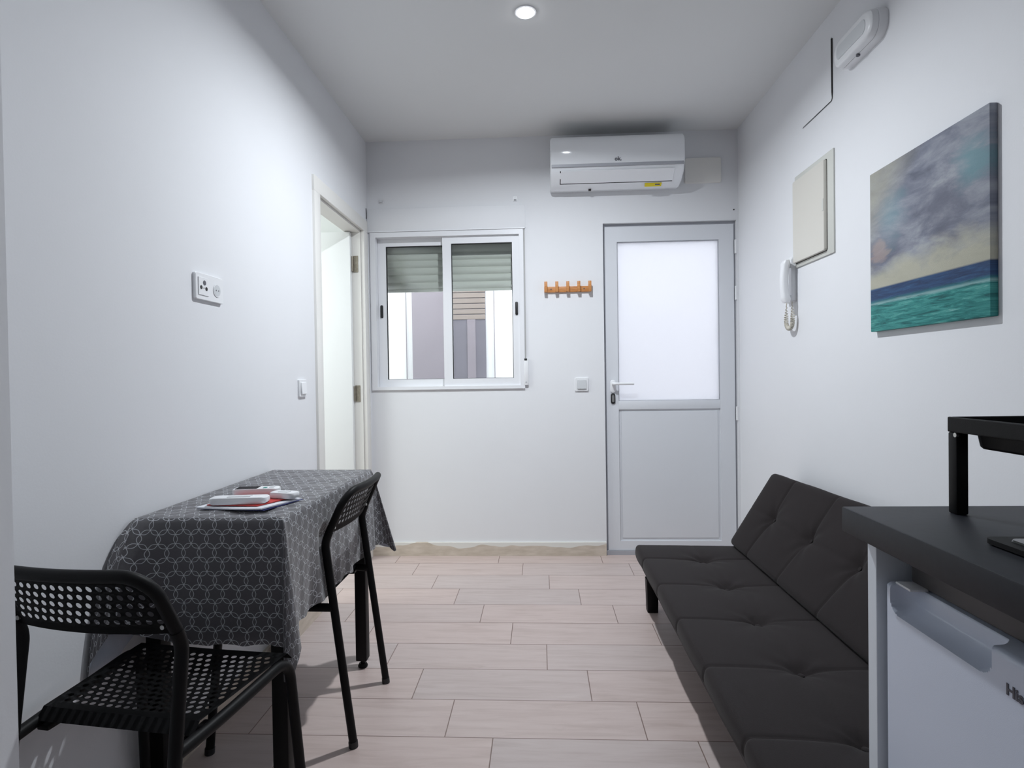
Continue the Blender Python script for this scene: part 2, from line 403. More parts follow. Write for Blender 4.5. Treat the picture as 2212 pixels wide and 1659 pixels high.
# ------------------------------------------------------------------ room shell
B = 3.58; XL = -1.073; XR = 1.222; YB = -1.6
def structure(o): o['kind'] = 'structure'; return o
def wall_holes_xz(y0, y1, x0, x1, z0, z1, holes):
    """box wall spanning x,z with rectangular holes (x0,x1,z0,z1), holes ordered in x and not overlapping in x"""
    bm = bmesh.new(); cur = x0
    for hx0, hx1, hz0, hz1 in holes:
        box(bm, cur, hx0, y0, y1, z0, z1)
        if hz0 > z0: box(bm, hx0, hx1, y0, y1, z0, hz0)
        if hz1 < z1: box(bm, hx0, hx1, y0, y1, hz1, z1)
        cur = hx1
    box(bm, cur, x1, y0, y1, z0, z1); return bm
structure(obj('floor', BX(-1.25, 1.40, YB-0.1, 3.78, -0.08, 0.0), m_floor))
structure(obj('ceiling', BX(XL-0.1, XR+0.12, YB-0.1, B+0.12, CEIL, CEIL+0.1), m_ceil))
structure(obj('wall_back', wall_holes_xz(B, B+0.14, XL-0.10, XR+0.12, 0, CEIL, [(-1.0549, -0.0931, 1.0461, 2.0339), (0.400, 1.210, 0.0, 2.056)]), m_wall))
bm = bmesh.new()   # left wall with doorway y 2.77-3.475
box(bm, XL-0.10, XL, 0.80, 2.77, 0, CEIL); box(bm, XL-0.10, XL, 2.77, 3.478, 2.03, CEIL); box(bm, XL-0.10, XL, 3.478, B, 0, CEIL)
structure(obj('wall_left', bm, m_wall))
structure(obj('wall_left_return', BX(XL-0.10, -0.80, YB, 0.829, 0, CEIL), m_wall))
structure(obj('wall_right', BX(XR, XR+0.12, YB, B, 0, CEIL), m_wall))
structure(obj('wall_rear', BX(XL-0.1, XR+0.12, YB-0.1, YB, 0, CEIL), m_wall))
structure(obj('baseboard_back', BX(-1.073, 0.397, B-0.012, B, 0, 0.085, 0.0), m_skirtb))
structure(obj('baseboard_left', BX(XL, XL+0.012, 0.829, 2.695, 0, 0.085), m_skirtl))
structure(obj('trim_1', BX(XL-0.001, XL+0.006, 3.545, B-0.012, 0.0, 0.085), m_skirtl))

# ------------------------------------------------------------------ neighbouring room seen through the doorway
bm = bmesh.new()
box(bm, -3.3, XL-0.102, 3.56, 3.66, 0, 2.6); box(bm, -3.4, -3.3, 1.4, 3.66, 0, 2.6); box(bm, -3.3, XL-0.102, 1.3, 1.4, 0, 2.6)
structure(obj('wall_next_room', bm, m_room2))
structure(obj('ceiling_next_room', BX(-3.4, XL-0.102, 1.3, 3.66, 2.5, 2.6), m_room2))
structure(obj('floor_next_room', BX(-3.4, -1.25, 1.3, 3.66, -0.08, 0.0), m_floor))

# doorway casing and open leaf
d1 = thing('door_1', 'open white interior door in a cream frame in the left wall', 'door', (XL-0.05, 3.12, 0), kind='structure')
bm = bmesh.new()
box(bm, XL-0.010, XL+0.012, 2.700, 2.775, 0, 2.026, 0.002); box(bm, XL-0.010, XL+0.012, 3.474, 3.548, 0, 2.026, 0.002); box(bm, XL-0.010, XL+0.0115, 2.700, 3.548, 2.0262, 2.10, 0.002)
obj('door_casing', bm, m_casing, d1, True)
bm = bmesh.new()
box(bm, XL-0.101, XL-0.0105, 2.7695, 2.782, 0, 2.0135); box(bm, XL-0.101, XL-0.0105, 3.464, 3.4785, 0, 2.0135); box(bm, XL-0.101, XL-0.0105, 2.7695, 3.4785, 2.0138, 2.0305)
obj('door_lining', bm, m_casing, d1)
obj('door_leaf', BX(-1.83, -1.135, 3.425, 3.46, 0.012, 2.008, 0.002), m_leaf, d1, True)
for z in (1.82, 1.03):
    bm = bmesh.new(); tube(bm, [(-1.130, 3.452, z-0.045), (-1.130, 3.452, z+0.045)], 0.0065)
    box(bm, -1.128, -1.098, 3.460, 3.464, z-0.05, z+0.05)
    for dz in (-0.035, 0, 0.035): tube(bm, [(-1.113, 3.461, z+dz), (-1.113, 3.4585, z+dz)], 0.004, 8)
    obj('hinge', bm, m_rust, d1, True)

# ------------------------------------------------------------------ window
w1 = thing('window_1', 'white sliding two-pane window in the back wall', 'window', (-0.574, B, 1.045), kind='structure')
bm = bmesh.new()
fx0, fx1, fz0, fz1 = -1.055, -0.093, 1.046, 2.034
frame_xz(bm, fx0, fx1, fz0, fz1, 0.034, 0.026, 0.030, 0.020, B-0.012, B+0.085)
obj('window_frame', bm, m_pvc, w1, True)
def sash(name, x0, x1, gx0, gx1, gz0, gz1, y, latchx):
    bm = bmesh.new(); z0, z1 = fz0+0.018, fz1-0.028
    frame_xz(bm, x0, x1, z0, z1, gx0-x0, x1-gx1, z1-gz1, gz0-z0, y, y+0.028)
    s = obj('sash', bm, m_pvc, w1, True)
    bm = bmesh.new(); g = 0.0035
    frame_xz(bm, gx0, gx1, gz0, gz1, g, g, g, g*0.6, y+0.004, y+0.020)
    obj('gasket', bm, m_gasket, s)
    obj('pane', BX(gx0+g, gx1-g, y+0.012, y+0.016, gz0+g*0.6, gz1-g), m_glass, s)
    bm = bmesh.new()
    rings = [[Vector((latchx+a_, y-yy, 1.545+b_)) for a_, b_ in rrect(0.017*sc_, 0.082*sc_, 0.0075*sc_)] for yy, sc_ in ((0.0, 1.0), (0.006, 1.0), (0.008, 0.85))]
    loft(bm, rings); obj('latch', bm, m_black, s, True)
sash('sash', -1.020, -0.575, -0.968, -0.600, 1.112, 1.957, B+0.040, -0.999)
sash('sash', -0.600, -0.116, -0.545, -0.163, 1.112, 1.958, B+0.006, -0.139)
bm = bmesh.new(); box(bm, -1.07, -0.078, B-0.012, B, 2.042, 2.182, 0.002)
bm2 = bmesh.new()
shb = thing('shutter_box', 'white roller shutter cover board above the window', 'shutter box', (-0.574, B, 2.036))
obj('cover_board', bm, m_wall, shb, True)
obj('lower_edge', BX(-1.066, -0.081, B-0.016, B, 2.036, 2.043, 0.001), m_pvc, shb)
bm = bmesh.new()
nsl = 8
for k in range(nsl):
    z = 1.690+0.047*k
    ring = []
    for x in (-1.03, -0.11):
        ring.append([Vector((x, yy, zz)) for yy, zz in ((3.698, z), (3.690, z+0.008), (3.686, z+0.022), (3.690, z+0.040), (3.698, z+0.0475), (3.706, z+0.0475), (3.706, z))])
    loft(bm, ring)
rs = obj('roller_shutter', bm, m_slat, None, True); tag(rs, 'grey slatted roller shutter lowered a third outside the window', 'shutter')
obj('shutter_bottom_rail', BX(-1.03, -0.11, 3.690, 3.704, 1.676, 1.691), m_slat, rs)
structure(obj('wall_shutter_housing', BX(-1.06, -0.08, 3.676, 3.72, 1.985, 2.30), m_wall))
# strap
st = thing('shutter_strap', 'grey vertical shutter strap with white winder right of the window', 'shutter strap', (-0.086, B, 1.06))
obj('strap', BX(-0.0915, -0.0825, B-0.008, B-0.006, 1.235, 2.036), m_strap, st)
obj('winder_case', BX(-0.097, -0.070, B-0.016, B, 1.065, 1.232, 0.004), m_plast, st, True)
obj('brush_slot', BX(-0.096, -0.078, B-0.018, B-0.0155, 1.232-0.012, 1.232-0.001), m_black, st)
obj('screw', TB([(-0.086, B-0.0155, 1.085), (-0.086, B-0.018, 1.085)], 0.0035, 8), m_grey, st)
for x, z, lb in ((-0.978, 2.232, 'tiny white curtain bracket above the left end of the window'), (-0.138, 2.224, 'tiny white curtain bracket above the right end of the window')):
    c = thing('curtain_bracket', lb, 'bracket', (x, B, z-0.015), group='curtain brackets above the window')
    obj('plate', BX(x-0.013, x+0.013, B-0.005, B, z-0.014, z+0.014, 0.001), m_plast, c)
    bm = bmesh.new(); box(bm, x-0.008, x+0.008, B-0.014, B-0.005, z-0.009, z-0.003, 0.001); box(bm, x-0.008, x+0.008, B-0.018, B-0.014, z-0.009, z+0.005, 0.001)
    obj('hook', bm, m_plastg, c)
tag(obj('cable_slot', BX(XL, XL+0.003, 3.5545, 3.5585, 2.120, 2.184), m_gap), 'short black vertical slot in the corner above the doorway', 'slot')

# ------------------------------------------------------------------ entrance door (frosted top, panel below)
d2 = thing('door_2', 'white entrance door with frosted glass upper pane', 'door', (0.805, B, 0), kind='structure')
bm = bmesh.new()
y0 = B+0.018
box(bm, 0.4005, 0.412, y0+0.010, y0+0.07, 0, 2.0395); box(bm, 1.199, 1.2095, y0+0.010, y0+0.07, 0, 2.0395); box(bm, 0.4005, 1.2095, y0+0.010, y0+0.07, 2.0398, 2.0555)
obj('door_frame', bm, m_grey, d2)
bm = bmesh.new(); L0, L1 = 0.413, 1.198
frame_xz(bm, L0, L1, 0.028, 2.037, 0.487-L0, L1-1.109, 2.037-1.944, 0.085-0.028, y0, y0+0.045); box(bm, 0.487, 1.109, y0+0.0003, y0+0.0447, 0.905, 0.958, 0.001)
leaf = obj('door_leaf', bm, m_pvc2, d2, True)
obj('frosted_pane', BX(0.487, 1.109, y0+0.016, y0+0.022, 0.958, 1.944), m_frost, d2)
bm = bmesh.new(); g = 0.004
frame_xz(bm, 0.487, 1.109, 0.958, 1.944, g, g, g, g*0.7, y0+0.006, y0+0.0155)
obj('glazing_bead', bm, m_grey, d2)
obj('door_threshold', BX(0.4005, 1.2095, B+0.008, B+0.12, 0.0, 0.0265), m_grey, d2)
bm = BX(0.485, 1.111, y0+0.010, y0+0.03, 0.084, 0.906); box(bm, 0.503, 1.096, y0+0.0065, y0+0.012, 0.10, 0.892, 0.003)
obj('lower_panel', bm, m_pvc2, d2)
bm = bmesh.new()
loft(bm, [[Vector((0.452+a_*s_, y0-yy, 1.050+b_*s_)) for a_, b_ in rrect(0.032, 0.078, 0.014)] for yy, s_ in ((0, 1), (0.008, 1), (0.011, 0.8))])
hd = obj('handle_plate', bm, m_plast, d2, True)
bm = TB(smoothpath([(0.452, y0-0.008, 1.066), (0.452, y0-0.045, 1.066), (0.575, y0-0.045, 1.066)], 0.014), 0.0085, 12)
obj('door_handle', bm, m_plast, hd, True)
bm = bmesh.new()
loft(bm, [[Vector((0.4515+a_*s_, y0-yy, 0.974+b_*s_)) for a_, b_ in rrect(0.027, 0.066, 0.0125)] for yy, s_ in ((0, 1), (0.007, 1), (0.009, 0.85))])
lk = obj('lock_escutcheon', bm, m_black, d2, True)
bm = bmesh.new()
loft(bm, [[Vector((0.4515+a_*s_, y0-yy, 0.974+b_*s_)) for a_, b_ in rrect(0.014, 0.044, 0.0065)] for yy, s_ in ((0.009, 1), (0.012, 1))])
obj('lock_cylinder', bm, m_steel, lk, True)
for z in (1.895, 1.612, 0.874):
    bm = TB([(1.207, B+0.006, z-0.042), (1.207, B+0.006, z+0.042)], 0.008); tube(bm, [(1.207, B+0.006, z-0.003), (1.207, B+0.006, z+0.0)], 0.0088)
    obj('hinge', bm, m_plast, d2, True)
# small chip and nail hole in the plaster right of the door head
tag(obj('nail', TB([(1.195, B, 2.118), (1.195, B-0.004, 2.118)], 0.004, 10), m_gap), 'tiny dark nail in the wall above the top right corner of the entrance door', 'nail')

# ------------------------------------------------------------------ patio outside
structure(obj('floor_patio', BX(-2.6, 2.6, 3.72, 6.0, -0.08, -0.001), m_patiofloor))
structure(obj('wall_patio_far', BX(-2.6, 2.6, 4.8, 4.9, 0, 3.0), m_patio))
bm = bmesh.new(); box(bm, -2.6, -2.5, 3.78, 4.8, 0, 3.0); box(bm, 2.5, 2.6, 3.78, 4.8, 0, 3.0)
structure(obj('wall_patio_side', bm, m_patio))
d3 = thing('door_3', 'mauve grey patio door seen through the window', 'door', (-0.75, 4.79, 0), kind='structure')
obj('door_leaf', BX(-1.060, -0.735, 4.755, 4.80, 0, 1.99), m_mauve, d3)
obj('dark_glazing', BX(-0.735, -0.446, 4.765, 4.80, 0, 1.99), m_mauved, d3)
bm = bmesh.new()
for k in range(8): box(bm, -0.725, -0.446, 4.757, 4.766, 1.60+k*0.045, 1.60+k*0.045+0.040, 0.004)
obj('shutter_slat_stack', bm, m_brslat, d3)
obj('curtain_fold', BX(-0.60, -0.53, 4.758, 4.766, 0, 1.6, 0.003), m_mauve, d3)
obj('door_frame', BX(-0.740, -0.726, 4.75, 4.80, 0, 1.99), m_patio, d3)
for x, lb in ((-1.118, 'thin grey pipe left of the mauve patio door'), (-0.375, 'thin grey pipe right of the mauve patio door')):
    tag(obj('wall_pipe', TB([(x, 4.79, 0), (x, 4.79, 2.9)], 0.0035, 8), m_mauve), lb, 'pipe', 'thin pipes on the patio wall')

# ------------------------------------------------------------------ air conditioner
ac = thing('air_conditioner', 'white wall air conditioner above the entrance door, close to the ceiling', 'air conditioner', (0.466, B, 2.245))
DX0, DX1 = 0.079, 0.854
prof = [(0, 2.262), (0, 2.500), (0.02, 2.512), (0.16, 2.517), (0.192, 2.512), (0.204, 2.497), (0.2045, 2.47), (0.210, 2.352), (0.205, 2.345), (0.200, 2.338), (0.197, 2.325), (0.185, 2.305), (0.12, 2.262), (0.06, 2.247), (0.02, 2.247)]
def ac_ring(x, s, dz=0): 
    cy, cz = 0.1, 2.38
    return [Vector((x, B-(cy+(p_[0]-cy)*s if p_[0] > 0.001 else 0), cz+(p_[1]-cz)*s)) for p_ in prof]
bm = bmesh.new(); loft(bm, [ac_ring(DX0, 0.93), ac_ring(DX0+0.004, 0.975), ac_ring(DX0+0.012, 1.0), ac_ring(DX1-0.012, 1.0), ac_ring(DX1-0.004, 0.975), ac_ring(DX1, 0.93)])
body = obj('body', bm, m_ac, ac, True)
obj('front_trim', BX(DX0+0.006, DX1-0.006, B-0.2095, B-0.19, 2.334, 2.351, 0.002), m_grey, ac)
# louver flap on the slanted lower face
a0 = Vector((0, B-0.196, 2.316)); a1 = Vector((0, B-0.128, 2.268))
dd = (a1-a0).normalized(); nn = Vector((0, -dd.z*-1, dd.y*-1)); nn = Vector((0, -abs(dd.z), -abs(dd.y))).normalized()
def slab(x0, x1, p0, p1, off0, off1):
    bm = bmesh.new(); n_ = nn
    vs = [bm.verts.new(v) for v in [Vector((x, 0, 0))+p+n_*o_ for o_ in (off0, off1) for p in (p0, p1) for x in (x0, x1)]]
    bmesh.ops.convex_hull(bm, input=vs); return bm
obj('outlet_slot', slab(0.134, 0.797, a0+dd*0.002, a1+dd*0.008, -0.006, 0.0015), m_gap, ac)
fl = obj('louver_flap', slab(0.139, 0.797, a0-dd*0.001, a1+dd*0.001, 0.0, 0.0045), m_ac, ac)
obj('energy_sticker', slab(0.640, 0.738, a1+dd*0.016, a1+dd*0.040, 0.0, 0.003), m_yellow, ac)
obj('sticker_print', slab(0.700, 0.728, a1+dd*0.022, a1+dd*0.030, 0.003, 0.0034), m_dgrey, ac)
obj('drain_mark', BX(0.31, 0.325, B-0.07, B-0.055, 2.240, 2.248), m_gap, ac)
text_mesh('ok.', 0.032, m_dgrey, 'logo', ac, (0.450, B-0.2104, 2.363), (1, 0, 0), (0, 0, 1), 0.0006, 0.0008)
bm = bmesh.new(); loft(bm, [[Vector((1.010+a_*s_, B-yy, 2.360+b_*s_)) for a_, b_ in rrect(0.218, 0.152, 0.010)] for yy, s_ in ((0, 1.0), (0.010, 1.0), (0.013, 0.985))])
tag(obj('cover_plate', bm, m_casing, None, True), 'blank white rectangular cover plate beside the air conditioner', 'cover plate')

# ------------------------------------------------------------------ coat hooks
hk = thing('coat_rack', 'small wooden coat rack with five pegs between window and entrance door', 'coat rack', (0.18, B, 1.635))
obj('board', BX(0.034, 0.322, B-0.014, B, 1.637, 1.672, 0.002), m_wood, hk, True)
for k in range(5):
    x = 0.044+k*0.0672
    bm = bmesh.new(); box(bm, x-0.0095, x+0.0095, B-0.030, B-0.0142, 1.6365, 1.655, 0.0015); box(bm, x-0.0095, x+0.0095, B-0.042, B-0.030, 1.6365, 1.700, 0.0015); 
    obj('peg', bm, m_wood, hk, True)
for x in (0.076, 0.279): obj('screw', TB([(x, B-0.0135, 1.656), (x, B-0.016, 1.656)], 0.004, 10), m_dgrey, hk)

# ------------------------------------------------------------------ switches and socket
def switch(name, label, c, axis, wd, hd_, group=None):
    o = thing(name, label, 'light switch', (c[0], c[1], c[2]-hd_/2))
    def P_(a, b, dep):
        return Vector((c[0]+a, c[1]-dep, c[2]+b)) if axis == 'y' else Vector((c[0]+dep, c[1]+a, c[2]+b))
    bm = bmesh.new(); loft(bm, [[P_(a_*s_, b_*s_, dep) for a_, b_ in rrect(wd, hd_, 0.005)] for dep, s_ in ((0, 1), (0.007, 1), (0.009, 0.96))])
    obj('plate', bm, m_plast, o, True)
    bm = bmesh.new(); loft(bm, [[P_(a_*s_, b_*s_+(0.0), dep+(0.003 if b_ < 0 else 0)) for a_, b_ in rrect(wd*0.66, hd_*0.66, 0.003)] for dep, s_ in ((0.009, 1.05), (0.0092, 1), (0.013, 0.98))])
    obj('rocker', bm, m_plastg if axis == 'y' else m_plast, o, True)
switch('light_switch', 'white square light switch beside the entrance door handle', (0.2575, B, 1.065), 'y', 0.082, 0.082)
switch('light_switch', 'white light switch on the left wall beside the open doorway', (XL, 2.535, 1.082), 'x', 0.080, 0.078)
so = thing('wall_socket', 'white double wall plate with aerial outlet and power socket above the table', 'socket', (XL, 1.815, 1.378))
bm = bmesh.new(); loft(bm, [[Vector((XL+dep, 1.815+a_*s_, 1.420+b_*s_)) for a_, b_ in rrect(0.158, 0.084, 0.006)] for dep, s_ in ((0, 1), (0.008, 1), (0.010, 0.97))])
obj('plate', bm, m_plast, so, True)
bm = bmesh.new(); box(bm, XL+0.010, XL+0.0125, 1.749, 1.805, 1.392, 1.448, 0.001); obj('aerial_module', bm, m_plast, so)
for y_, z_, r_ in ((1.762, 1.416, 0.0062), (1.790, 1.414, 0.0062), (1.780, 1.432, 0.008), (1.776, 1.415, 0.002)):
    obj('connector_hole', TB([(XL+0.0118, y_, z_), (XL+0.0132, y_, z_)], r_, 14), m_black if r_ < 0.008 else m_dgrey, so)
bm = bmesh.new(); tube(bm, [(XL+0.0098, 1.853, 1.418), (XL+0.0120, 1.853, 1.418)], 0.0215, 24); obj('socket_ring', bm, m_plast, so, True)
obj('socket_well', TB([(XL+0.0119, 1.853, 1.418), (XL+0.0124, 1.853, 1.418)], 0.0185, 24), m_plastg, so)
for y_ in (1.846, 1.860): obj('pin_hole', TB([(XL+0.0122, y_, 1.418), (XL+0.0128, y_, 1.418)], 0.0025, 8), m_dgrey, so)

# ------------------------------------------------------------------ right wall things
pt = obj('wall_painting', BX(1.200, XR, 1.592, 2.146, 1.262, 1.828, 0.0025), m_paint, None, True)
tag(pt, 'unframed canvas painting of a cloudy sky over a turquoise sea', 'painting')
cb_ = thing('fuse_box', 'cream flush fuse box in the right wall near the entrance door', 'fuse box', (XR, 2.63, 1.612))
bm = bmesh.new(); F = (2.432, 2.790, 1.612, 2.040)
box(bm, XR-0.007, XR, F[0], F[1], F[2], F[3], 0.002)
obj('frame', bm, m_creamf, cb_, True)
bm = bmesh.new(); loft(bm, [[Vector((XR-dep, 2.633+a_*s_, 1.823+b_*s_)) for a_, b_ in rrect(0.296, 0.380, 0.008)] for dep, s_ in ((0.007, 1.0), (0.019, 1.0), (0.021, 0.99))])
dr = obj('door', bm, m_cream, cb_, True)
bm = bmesh.new(); loft(bm, [[Vector((XR-dep, 2.633+a_, 1.823+b_)) for a_, b_ in rrect(0.302, 0.386, 0.010)] for dep in (0.0068, 0.0078)])
obj('gap', bm, m_gap, cb_)
obj('latch', BX(XR-0.0225, XR-0.0205, 2.487, 2.500, 1.800, 1.850), m_creamf, dr)

ic = thing('intercom_phone', 'white intercom handset with coiled cord on the right wall by the fuse box', 'intercom', (XR, 2.82, 1.30))
bm = bmesh.new(); loft(bm, [[Vector((XR-dep, 2.833+a_*s_, 1.562+b_*s_)) for a_, b_ in rrect(0.078, 0.214, 0.012)] for dep, s_ in ((0, 1), (0.018, 1), (0.024, 0.94))])
obj('base', bm, m_plast, ic, True)
bm = bmesh.new(); rings = []
for k in range(13):
    s_ = k/12; z = 1.450+0.200*s_; bow = 0.052+0.010*math.sin(PI*s_); th = 0.030 if 0.14 < s_ < 0.86 else 0.036
    if k in (0, 12): th *= 0.6
    wd = 0.042 if 0.14 < s_ < 0.86 else 0.046
    if k in (0, 12): wd *= 0.85
    rings.append([Vector((XR-bow+b_, 2.785+a_, z)) for a_, b_ in rrect(wd, th, min(wd, th)*0.3, 4)])
loft(bm, rings); obj('handset', bm, m_plast, ic, True)
for z in (1.468, 1.618): obj('cradle', BX(XR-0.040, XR-0.022, 2.796, 2.818, z, z+0.018), m_plastg, ic)
pts = []
def cord_c(s_):
    # loop hanging down from base and back up to handset
    y_ = 2.845-0.062*s_+0.018*math.sin(2*PI*s_); drop = 0.125*(1-(2*s_-1)**2)**0.8
    return Vector((XR-0.026, y_+0.012*math.sin(2*PI*s_)*0, 1.455-drop))
N = 420
for k in range(N+1):
    s_ = k/N; c0 = cord_c(s_); a = 2*PI*34*s_
    t_ = (cord_c(min(1, s_+0.003))-cord_c(max(0, s_-0.003))).normalized(); n1 = Vector((1, 0, 0)); n2 = t_.cross(n1)
    amp = 0.0080*min(1, s_*8, (1-s_)*8)
    pts.append(c0+n1*math.cos(a)*amp+n2*math.sin(a)*amp)
obj('coiled_cord', TB(pts, 0.0026, 5), m_beigeplast, ic, 'all')

em = thing('emergency_light', 'white oval emergency light high on the right wall', 'emergency light', (XR, 2.21, 2.29))
def erings(specs, w_, h_, r_, cy=2.200, cz=2.345):
    return [[Vector((XR-dep, cy+a_*s_, cz+b_*s_)) for a_, b_ in rrect(w_, h_, r_, 7)] for dep, s_ in specs]
bm = bmesh.new(); loft(bm, erings(((0, 1), (0.026, 1.0), (0.030, 0.98)), 0.272, 0.108, 0.045)); obj('housing', bm, m_plast, em, True)
bm = bmesh.new(); loft(bm, erings(((0.028, 1), (0.031, 1.0)), 0.264, 0.100, 0.042)); obj('joint_line', bm, m_grey, em)
bm = bmesh.new(); loft(bm, erings(((0.031, 0.99), (0.050, 0.96), (0.056, 0.90), (0.058, 0.82)), 0.268, 0.104, 0.045)); obj('cover', bm, m_plast, em, True)
bm = bmesh.new(); loft(bm, erings(((0.057, 1), (0.060, 0.97)), 0.20, 0.052, 0.022)); obj('diffuser', bm, m_plastg, em, True)
obj('test_button', TB([(XR-0.03, 2.20, 2.292), (XR-0.03, 2.20, 2.286)], 0.007, 12), m_dgrey, em)

ap = thing('access_hatch', 'flush white access hatch with a dark gap high on the right wall', 'hatch', (XR, 2.58, 2.238))
obj('panel', BX(XR-0.003, XR, 2.449, 2.712, 2.242, 2.50, 0.001), m_wall, ap)
bm = bmesh.new(); 
tube(bm, [(XR-0.002, 2.4465, 2.492), (XR-0.002, 2.4465, 2.275), (XR-0.002, 2.447, 2.250)], [0.004, 0.0032, 0.0012], 8)
tube(bm, [(XR-0.002, 2.4465, 2.250), (XR-0.002, 2.452, 2.240), (XR-0.002, 2.712, 2.238)], [0.0014, 0.0014, 0.0009], 8)
obj('open_gap', bm, m_gap, ap)

# ------------------------------------------------------------------ downlights
for i, (x, y_) in enumerate(SPOTS):
    lb = ['round recessed downlight glowing in the ceiling in front of the air conditioner', 'round recessed ceiling downlight directly above the viewer', 'round recessed ceiling downlight behind the viewer'][i]
    dl = thing('downlight', lb, 'ceiling light', (x, y_, CEIL), group='recessed downlights')
    bm = bmesh.new(); n = 28
    rings = [[Vector((x+r_*math.cos(2*PI*k/n), y_+r_*math.sin(2*PI*k/n), CEIL-dz)) for k in range(n)] for r_, dz in ((0.045, 0.0), (0.044, 0.004), (0.036, 0.005), (0.034, 0.001))]
    loft(bm, rings, cap=False); obj('rim', bm, m_plast, dl, True)
    obj('lamp', TB([(x, y_, CEIL-0.0005), (x, y_, CEIL-0.008)], 0.033, 24), m_lamp, dl)

# ------------------------------------------------------------------ table, cloth
TX0, TX1, TY0, TY1, TZ = -1.060, -0.668, 1.448, 2.212, 0.757
tb = thing('dining_table', 'small narrow table with black metal legs under the patterned cloth', 'table', ((TX0+TX1)/2, (TY0+TY1)/2, 0))
obj('table_top', BX(TX0, TX1, TY0, TY1, 0.732, TZ, 0.003), m_blackmetal, tb)
for x, y_ in ((-1.030, 1.480), (-0.692, 1.480), (-1.030, TY1-0.022), (TX1-0.036, TY1-0.022)):
    if True:
        lg = obj('leg', BX(x-0.0215, x+0.0215, y_-0.0215, y_+0.0215, 0.030, 0.732, 0.004), m_blackmetal, tb, True)
        bm = TB([(x, y_, 0.030), (x, y_, 0.014)], 0.008); tube(bm, [(x, y_, 0.016), (x, y_, 0.006), (x, y_, 0.0)], [0.014, 0.019, 0.017], 16)
        obj('levelling_foot', bm, m_blackmetal, lg, True)
